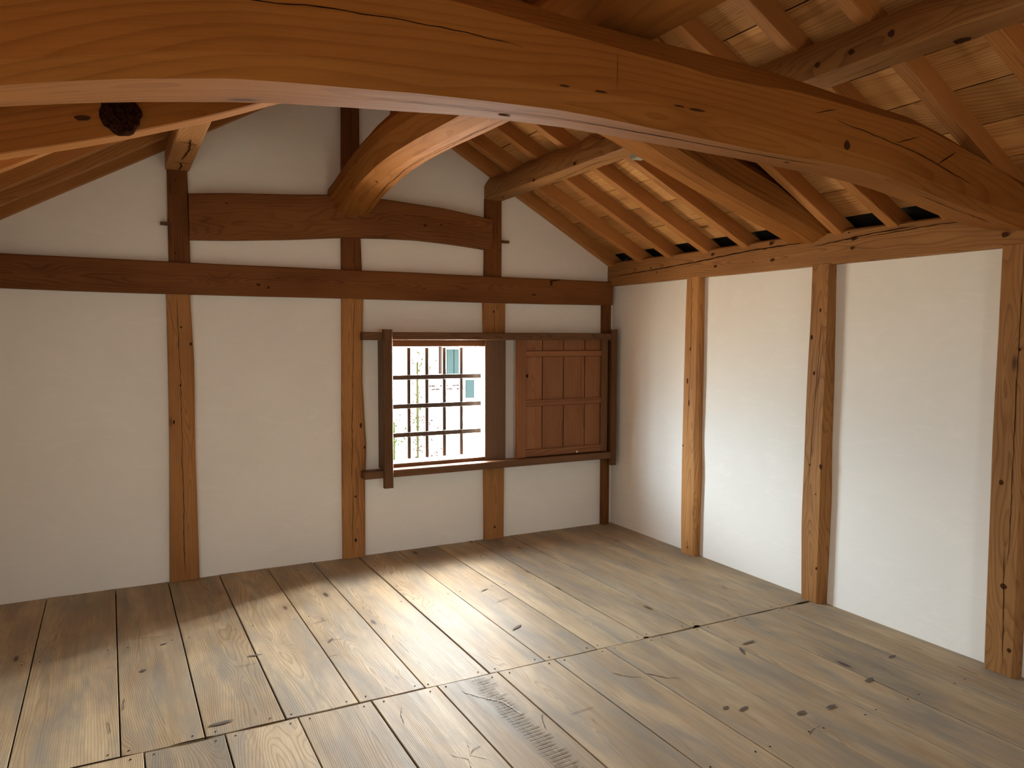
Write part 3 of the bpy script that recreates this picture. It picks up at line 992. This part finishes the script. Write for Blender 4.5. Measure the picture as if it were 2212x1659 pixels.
# climbing beams of the truss behind it ----------------------------------
def climbing(side, label):
    m = Mesh(W('log', 'crack', 'knot'))
    tab = [(-2.25, 2.705), (-1.9, 2.635), (-1.6, 2.55), (-1.3, 2.462), (-1.03, 2.362), (-.75, 2.262), (-.5, 2.180), (-.25, 2.100), (-.10, 2.045), (.05, 1.99)]
    if side < 0:
        tab = [(-2.25, 2.66), (-1.9, 2.60), (-1.6, 2.50), (-1.293, 2.392), (-1.089, 2.307), (-.945, 2.253), (-.747, 2.186), (-.562, 2.130), (-.5, 2.112), (-.387, 2.078), (-.2, 2.02), (.05, 1.94)]
    xs = frange(-2.22, -0.02, 46)
    rings, gx, cross = [], [], []
    for x in xs:
        zb = interp(tab, x) + .003 * nz(x * 2.3, side + 8)
        zt = roof_z(x, .092) if x > APEX else roof_z(2 * APEX - x, .092)
        h = min(.17, zt - zb - .035)
        if side > 0:
            pr = [(-1.825, zb + .012), (-1.99, zb), (-2.062, zb + .028), (-2.095, zb + h * .75), (-2.065, zb + h), (-1.97, zb + h + .03), (-1.86, zb + h + .01), (-1.81, zb + h * .7), (-1.805, zb + .05)]
            yc = -1.95
            X = x
        else:
            h = .20
            pr = [(-1.945, zb), (-2.032, zb), (-2.040, zb + .004), (-2.060, zb + h * .75), (-2.04, zb + h), (-1.97, zb + h + .03), (-1.86, zb + h + .01), (-1.82, zb + h * .7), (-1.83, zb + .05)]
            yc = -1.95
            X = WL - x
            zmax = roof_z(X, .09)
            pr = [(a, min(c, zmax)) for a, c in pr]
        rings.append([(X, a, c) for a, c in pr])
        cross.append([(a - yc, c - zb - .03) for a, c in pr])
        gx.append(-x * 1.07 + 3 * side)
    m.sweep(rings, gx, cross)

    def S(x, u, y=-2.078):
        zb = interp(tab, x)
        return (x if side > 0 else WL - x, y, zb + .03 + .12 * u)

    if side > 0:
        m.ribbon([S(x, .15 + .1 * nz(x * 3)) for x in frange(-1.1, -.35, 10)], (0, -1, -.2), .002, lift=.008)
        m.knot(S(-1.22, .15), (0, -1, -.1), (1, 0, 0), .010, .010, lift=.010)
        m.knot(S(-.87, .75), (0, -1, -.1), (1, 0, 0), .013, .012, lift=.014)
        m.ribbon([(x, -1.93, interp(tab, x) + .004) for x in frange(-1.1, -.7, 6)], (0, 0, -1), .003, lift=.004)
    o = m.build('climbing_beam', sharp=.3)
    if side < 0:
        # big dark burl and small knots on the face towards the camera
        kb = Mesh(W('burl', 'burl2'))
        cx, cz = -3.487, 2.262
        rings = []
        n = 26
        rad = [(1.0, 0.0), (.95, .008), (.88, .013), (.78, .016), (.68, .012), (.58, .017), (.48, .011), (.38, .018), (.28, .014), (.18, .02), (.06, .015)]
        for (rr, lift) in rad:
            ring = []
            for i in range(n):
                t = 2 * math.pi * i / n
                irr = 1 + .16 * nz(math.cos(t) * 1.7 + 5, math.sin(t) * .15) + .10 * nz(math.cos(t) * 5, math.sin(t) * .5)
                ring.append((cx + .060 * rr * irr * math.cos(t) * 1.05, -2.052 - lift - .014 * nz(math.cos(t) * rr * 3.5 + 2, math.sin(t) * rr * .5) - random.uniform(0, .004) * (rr < .98), cz - .008 + .070 * rr * irr * math.sin(t)))
            rings.append(ring)
        kb.sweep(rings, [r[0] for r in rad], [(i * .01, 0) for i in range(n)], 0)
        k = kb.build('burl', parent=o, sharp=.9)
        k['label'] = 'large dark rough burl on the beam face'
        kb = Mesh(W('knot'))
        kb.knot((-3.282, -2.052, 2.33), (0, -1, 0), (1, 0, .3), .009, .006, 0, .012)
        kb.build('knot', parent=o)
        kb = Mesh(W('knot'))
        kb.knot((-3.60, -2.048, 2.222), (0, -1, 0), (1, 0, .1), .026, .009, 0, .008)
        kb.build('knot', parent=o)
    return tag(o, label, 'beam', None, 'thing')


def burl_mat(name, a, b_):
    b = NB(name)
    tc = b.n('ShaderNodeTexCoord')
    n = b.noise(tc.outputs['Object'], 90.0, 6.0, 0.7, 1.5)
    b.l(b.mix(b.rng(n, .35, .65, 0, 1), a, b_), b.b.inputs['Base Color'])
    b.b.inputs['Roughness'].default_value = 1
    b.b.inputs['Specular IOR Level'].default_value = 0
    bp = b.n('ShaderNodeBump')
    bp.inputs['Strength'].default_value = 1
    bp.inputs['Distance'].default_value = .006
    b.l(n, bp.inputs['Height'])
    b.l(bp.outputs[0], b.b.inputs['Normal'])
    return b.m


M['burl'] = burl_mat('burl_bark', (.010, .004, .003), (.060, .022, .011))
M['burl2'] = M['burl']

climbing(1, 'straight climbing beam landing on the right wall plate behind the big arch')
climbing(-1, 'climbing beam with a large dark burl at the upper left')


# ridge log -----------------------------------------------------------------
def ridge_log():
    m = Mesh(W('log', 'crack', 'knot'))
    bz = [(-7, 2.40), (-5, 2.41), (-3.2, 2.409), (-2.1, 2.400), (-1.55, 2.418), (-1.2, 2.425), (-.9, 2.418), (-.6, 2.385), (-.45, 2.360), (-.28, 2.325), (-.18, 2.305), (-.07, 2.285), (0.03, 2.28)]
    sz = [(-7, .17), (-1.55, .165), (-1.2, .17), (-.9, .175), (-.42, .16), (-.13, .16), (.03, .16)]  # height of the widest left point above the bottom
    rings, gx, cross = [], [], []
    n = 110
    for k in range(n + 1):
        y = -.03 + (YF + .06) * k / n
        b_ = interp(bz, y) + .004 * nz(y * 2.4, 4)
        h = interp(sz, y)
        xc = -2.12 + .006 * nz(y * 1.2, 6)
        wide = .012 * nz(y * 1.1, 9)
        pr = [(xc - .015, b_ - .002), (xc + .085, b_ + .004), (xc + .135, b_ + .07), (xc + .15 + wide, b_ + .16), (xc + .10, b_ + .24), (xc - .02, b_ + .265), (xc - .10, b_ + .235), (xc - .15 - wide, b_ + .165),
              (xc - .150 - wide, b_ + .10), (xc - .105, b_ + .020)]
        rings.append([(a, y, c) for a, c in pr])
        cross.append([(a - xc, c - b_ - .13) for a, c in pr])
        gx.append(y)
    m.sweep(rings, gx, cross)
    m.ribbon([(-2.075 + .01 * nz(y * 4), y, interp(bz, y) + .001) for y in frange(-.25, -2.2, 26)], (0.05, 0, -1), .004, lift=.004)
    m.ribbon([(-2.06, y, interp(bz, y)) for y in frange(-.08, -.3, 4)], (0.05, 0, -1), .003, lift=.004)
    m.knot((-2.11, -.16, 2.295), (0, .3, -1), (0, 1, 0), .010, .008, lift=.004)
    m.knot((-2.15, -.68, 2.392), (0, 0.2, -1), (0, 1, 0), .010, .007, lift=.004)
    return tag(recenter(m.build('ridge_log', sharp=.28)), 'curved log rising from the arched tie beam towards the room under the ridge', 'beam', None, 'thing')


ridge_log()

# short struts standing on the ridge log
for i, y in enumerate((-1.095, -2.45, -3.9)):
    m = Mesh(W('dark', 'crack'))
    m.box((-2.19, y - .06, 2.60), (-2.05, y + .06, 3.09), 2, .004)
    o = recenter(m.build('roof_strut'))
    tag(o, ['short dark strut standing on the ridge log nearest the gable', 'short strut on the ridge log between the two beam frames', 'short strut on the ridge log behind the viewpoint'][i], 'strut', None, 'thing')

# small grey metal bracket under the right purlin
root = empty('cable_clamp', (-1.04, -1.70, 2.44))
tag(root, 'small grey-green metal clamp under the right purlin beside the climbing beam', 'clamp', None, 'thing')
m = Mesh(W('galv'))
m.box((-.035, -.035, .0), (.03, .03, .036), 0, .003)
m.build('clamp_body', parent=root)
m = Mesh(W('white'))
m.box((.0, -.075, .024), (.012, -.03, .034), 1, .002)
m.box((-.002, -.075, .012), (.01, -.035, .017), 1, .001)
m.build('cable', parent=root)


# ------------------------------------------------------------------ the window
win = tag(empty('window_1', (-1.47, 0, .6)), kind='structure')


def wpart(name, boxes, mat='frame', axis=0, bev=.003, lab=None, parent=win):
    m = Mesh(W(mat, 'crack', 'knot'))
    for a, b_ in boxes:
        m.newoff()
        pl = Vector(parent.location)
        m.box(Vector(a) - pl, Vector(b_) - pl, axis, bev)
    o = m.build(name, parent=parent)
    if lab:
        o['label'] = lab
    return o


wpart('window_header', [((-1.90, -.028, 1.428), (-1.12, .10, 1.475))], axis=0)
wpart('window_sill', [((-1.90, -.036, .572), (-1.12, .12, .622))], axis=0)
wpart('window_jamb', [((-1.938, -.108, .600), (-1.903, .05, 1.470))], axis=2)
wpart('window_jamb', [((-1.872, -.012, .60), (-1.838, .10, 1.46))], axis=2)
wpart('jamb_facing', [((-1.146, -.041, .598), (-.978, -.033, 1.476))], 'weathered', 2, .002, 'weathered dark facing board on the right side of the opening')
for x in (-1.685, -1.549, -1.414, -1.279):
    wpart('grille_bar', [((x - .0135, .082, .63), (x + .0135, .101, 1.42))], 'iron', 2, .002)
for z in (1.210, 1.006, .803):
    o = wpart('grille_bar', [((-1.838, .070, z - .0165), (-1.130, .082, z + .0165))], 'iron', 0, .002)
    m = Mesh(W('iron'))
    for x in (-1.685, -1.549, -1.414, -1.279, -1.14):
        m.box((x + 1.47 - .006, .062, z - .6 - .006), (x + 1.47 + .006, .0715, z - .6 + .006), 1, .002)
    m.build('rivet', parent=o)

# sliding shutter rails and stiles fixed in front of the posts
root = empty('shutter_track', (-1.06, -.08, .55))
tag(root, 'dark wooden track frame holding the sliding shutter across the window wall', 'track', None, 'thing')
wpart('upper_rail', [((-2.074, -.125, 1.474), (-.043, -.045, 1.527))], 'frame', 0, .004, parent=root)
wpart('lower_rail', [((-2.074, -.125, .545), (-.080, -.040, .596))], 'frame', 0, .004, parent=root)
wpart('front_stile', [((-1.944, -.150, .478), (-1.882, -.112, 1.546))], 'frame', 2, .004, parent=root)
wpart('end_stile', [((-.093, -.135, .492), (-.045, -.100, 1.556))], 'frame', 2, .004, parent=root)

# the shutter itself
sh = empty('sliding_shutter', (-.50, -.075, .600))
tag(sh, 'brown boarded wooden shutter slid open to the right of the barred window', 'shutter', None, 'thing')
wpart('stile', [((-.905, -.092, .601), (-.835, -.056, 1.50))], 'shutter', 2, .003, parent=sh)
wpart('stile', [((-.163, -.092, .601), (-.103, -.056, 1.50))], 'frame', 2, .003, lab='greyed dark stile of the shutter', parent=sh)
wpart('rail', [((-.835, -.090, .603), (-.163, -.058, .657))], 'shutter', 0, .003, parent=sh)
wpart('rail', [((-.835, -.086, .982), (-.163, -.060, 1.027))], 'shutter', 0, .003, parent=sh)
wpart('rail', [((-.835, -.086, 1.352), (-.163, -.060, 1.394))], 'shutter', 0, .003, parent=sh)
for a, b_ in ((-.836, -.687), (-.684, -.501), (-.498, -.308), (-.305, -.163)):
    wpart('board', [((a, -.072, .61), (b_, -.060, 1.50))], 'shutter', 2, .002, parent=sh)
m = Mesh(W('crack'))
for x_ in (-.6855, -.4995, -.3065):
    for za_, zb_ in ((.66, .98), (1.03, 1.35), (1.396, 1.474)):
        m.ribbon([(x_ + .5, .0025, za_ - .6), (x_ + .5, .0025, zb_ - .6)], (0, -1, 0), .0042, 0, .001, .0005, .05, False)
for zz_ in (.981, 1.351, 1.395):
    m.ribbon([(-.833 + .5, .0025, zz_ - .6), (-.164 + .5, .0025, zz_ - .6)], (0, -1, 0), .003, 0, .001, .0004, .05, False)
m.build('board_seam', parent=sh)
m = Mesh(W('white'))
m.box((.105, -.022, .008), (.119, -.016, .022), 1, .003)
m.build('latch_pin', parent=sh)
m = Mesh(W('crack'))
m.knot((-.327, -.018, .61), (0, -1, 0), (0, 0, 1), .014, .010, 0, .0008)
m.build('nail_hole', parent=sh)

rw = tag(empty('window_2', (-2.3, YF, 1.08)), kind='structure')
wpart('window_frame', [((-2.56, YF - .06, 1.04), (-2.04, YF + .02, 1.08)), ((-2.56, YF - .06, 1.42), (-2.04, YF + .02, 1.46))], axis=0, parent=rw)
wpart('window_jamb', [((-2.56, YF - .06, 1.08), (-2.52, YF + .02, 1.42)), ((-2.08, YF - .06, 1.08), (-2.04, YF + .02, 1.42))], axis=2, parent=rw)


# ------------------------------------------------------------------ lamp behind the viewpoint, upper left, and an added fill lamp
def lamp(x, y, z, power, lab):
    root = empty('hanging_lamp', (x, y, z))
    tag(root, lab, 'lamp', None, 'thing')
    m = Mesh([M['iron']])
    n = 16
    prof = [(.012, .10), (.02, .098), (.05, .06), (.075, .03), (.077, .028), (.05, .055), (.018, .09)]
    rings = [[(r * math.cos(2 * math.pi * i / n), r * math.sin(2 * math.pi * i / n), h) for i in range(n)] for r, h in prof]
    m.sweep(rings, [h for r, h in prof], [(0, 0)] * n)
    m.build('lamp_shade', parent=root)
    m = Mesh([M['iron']])
    top = roof_z(x) - z
    m.box((-.003, -.003, .09), (.003, .003, top), 2, 0)
    m.build('cord', parent=root)
    b = NB('bulb_glow')
    b.b.inputs['Emission Color'].default_value = (1, .62, .30, 1)
    b.b.inputs['Emission Strength'].default_value = 12
    m = Mesh([b.m])
    prof = [(.001, -.005), (.02, .002), (.028, .02), (.022, .042), (.012, .06), (.010, .09)]
    rings = [[(r * math.cos(2 * math.pi * i / n), r * math.sin(2 * math.pi * i / n), h) for i in range(n)] for r, h in prof]
    m.sweep(rings, [h for r, h in prof], [(0, 0)] * n)
    m.build('bulb', parent=root, sharp=2)
    d = bpy.data.lights.new('lamp_light', 'POINT')
    d.energy = power
    d.color = (1, .66, .36)
    d.shadow_soft_size = .03
    o = bpy.data.objects.new('lamp_light', d)
    COL.objects.link(o)
    o.parent = root
    o.location = (0, 0, -.035)


lamp(-4.02, -4.35, 1.98, 7, 'small hanging lamp with a dark metal shade near the left wall')
lamp(-1.6, -6.3, 1.75, 11, 'added warm fill lamp with a dark metal shade behind the viewpoint')  # unseen lamp, added as warm fill for the gable wall


# ------------------------------------------------------------------ outside the window
def outside():
    wallm = plain('neighbour_plaster', (.75, .73, .68), .9)
    glass = plain('neighbour_glass', (.006, .0088, .0084), .9, 0, 0)
    woodm = plain('neighbour_wood', (.007, .0042, .0035), .9, 0, 0)
    root = empty('neighbour_house', (5, 15, -3))
    tag(root, 'pale house with small windows standing beyond the barred window', 'house', None, 'thing')

    def part(name, boxes, mat, lab=None):
        m = Mesh([mat])
        for a, b_ in boxes:
            m.box(Vector(a) - root.location, Vector(b_) - root.location, 0, .002)
        o = m.build(name, parent=root)
        return o
    part('house_wall', [((-2, 15, -3), (14, 19, 1.6))], wallm)
    part('roof', [((-2.4, 14.4, 1.6), (14.4, 19.4, 1.75))], woodm)
    part('window_pane', [((4.84, 14.93, .42), (5.04, 14.99, 1.14))], glass)
    part('window_pane', [((5.06, 14.93, .42), (5.27, 14.99, 1.14))], glass)
    part('window_pane', [((5.43, 14.93, -.28), (5.70, 14.99, .25))], glass)
    part('post', [((4.60, 14.9, .44), (4.67, 14.99, 1.6))], woodm)
    for k in range(9):
        for j in range(2):
            if (k + j) % 3:
                part('vent_slot', [((4.25 + .13 * k, 14.9, -.02 + .10 * j), (4.34 + .13 * k, 14.99, .02 + .10 * j))], woodm)
    for i, (x, y, h) in enumerate(((1.72, 9.0, 4.2), (1.85, 8.8, 2.95), (1.30, 9.2, 2.95))):
        m = Mesh([plain('bush_leaf_%d' % i, [(.0085, .008, .003), (.010, .0055, .004), (.007, .010, .002)][i], .9, 0, 0)])
        rnd = random.Random(i)
        for q in range(260):
            c = Vector((x + rnd.gauss(0, .15), y + rnd.gauss(0, .2), -3 + h * rnd.random() ** .45))
            a = Vector((rnd.uniform(-1, 1), rnd.uniform(-1, 1), rnd.uniform(-1, 1))).normalized() * .055
            b_ = Vector((rnd.uniform(-1, 1), rnd.uniform(-1, 1), rnd.uniform(-1, 1))).normalized() * .02
            m.add([c - a, c + b_, c + a, c - b_], [(0, 0, 0)] * 4, [[0, 1, 2, 3]])
        m.box((x - .02, y - .02, -3), (x + .02, y + .02, -3 + h * .95), 2, .004)
        o = recenter(m.build('garden_bush'))
        tag(o, ['tall thin yellowish bush outside, seen through the upper left of the window bars', 'low reddish bush outside behind the middle of the window bars', 'low bright green bush outside at the lower left of the window bars'][i], 'bush', 'bushes outside the window', 'thing')
    m = Mesh([plain('gravel_ground', (.62, .58, .5), .95)])
    m.box((-6, 8.2, -3.1), (16, 15, -3.0), 0, 0)
    tag(m.build('garden_ground'), kind='structure')


outside()
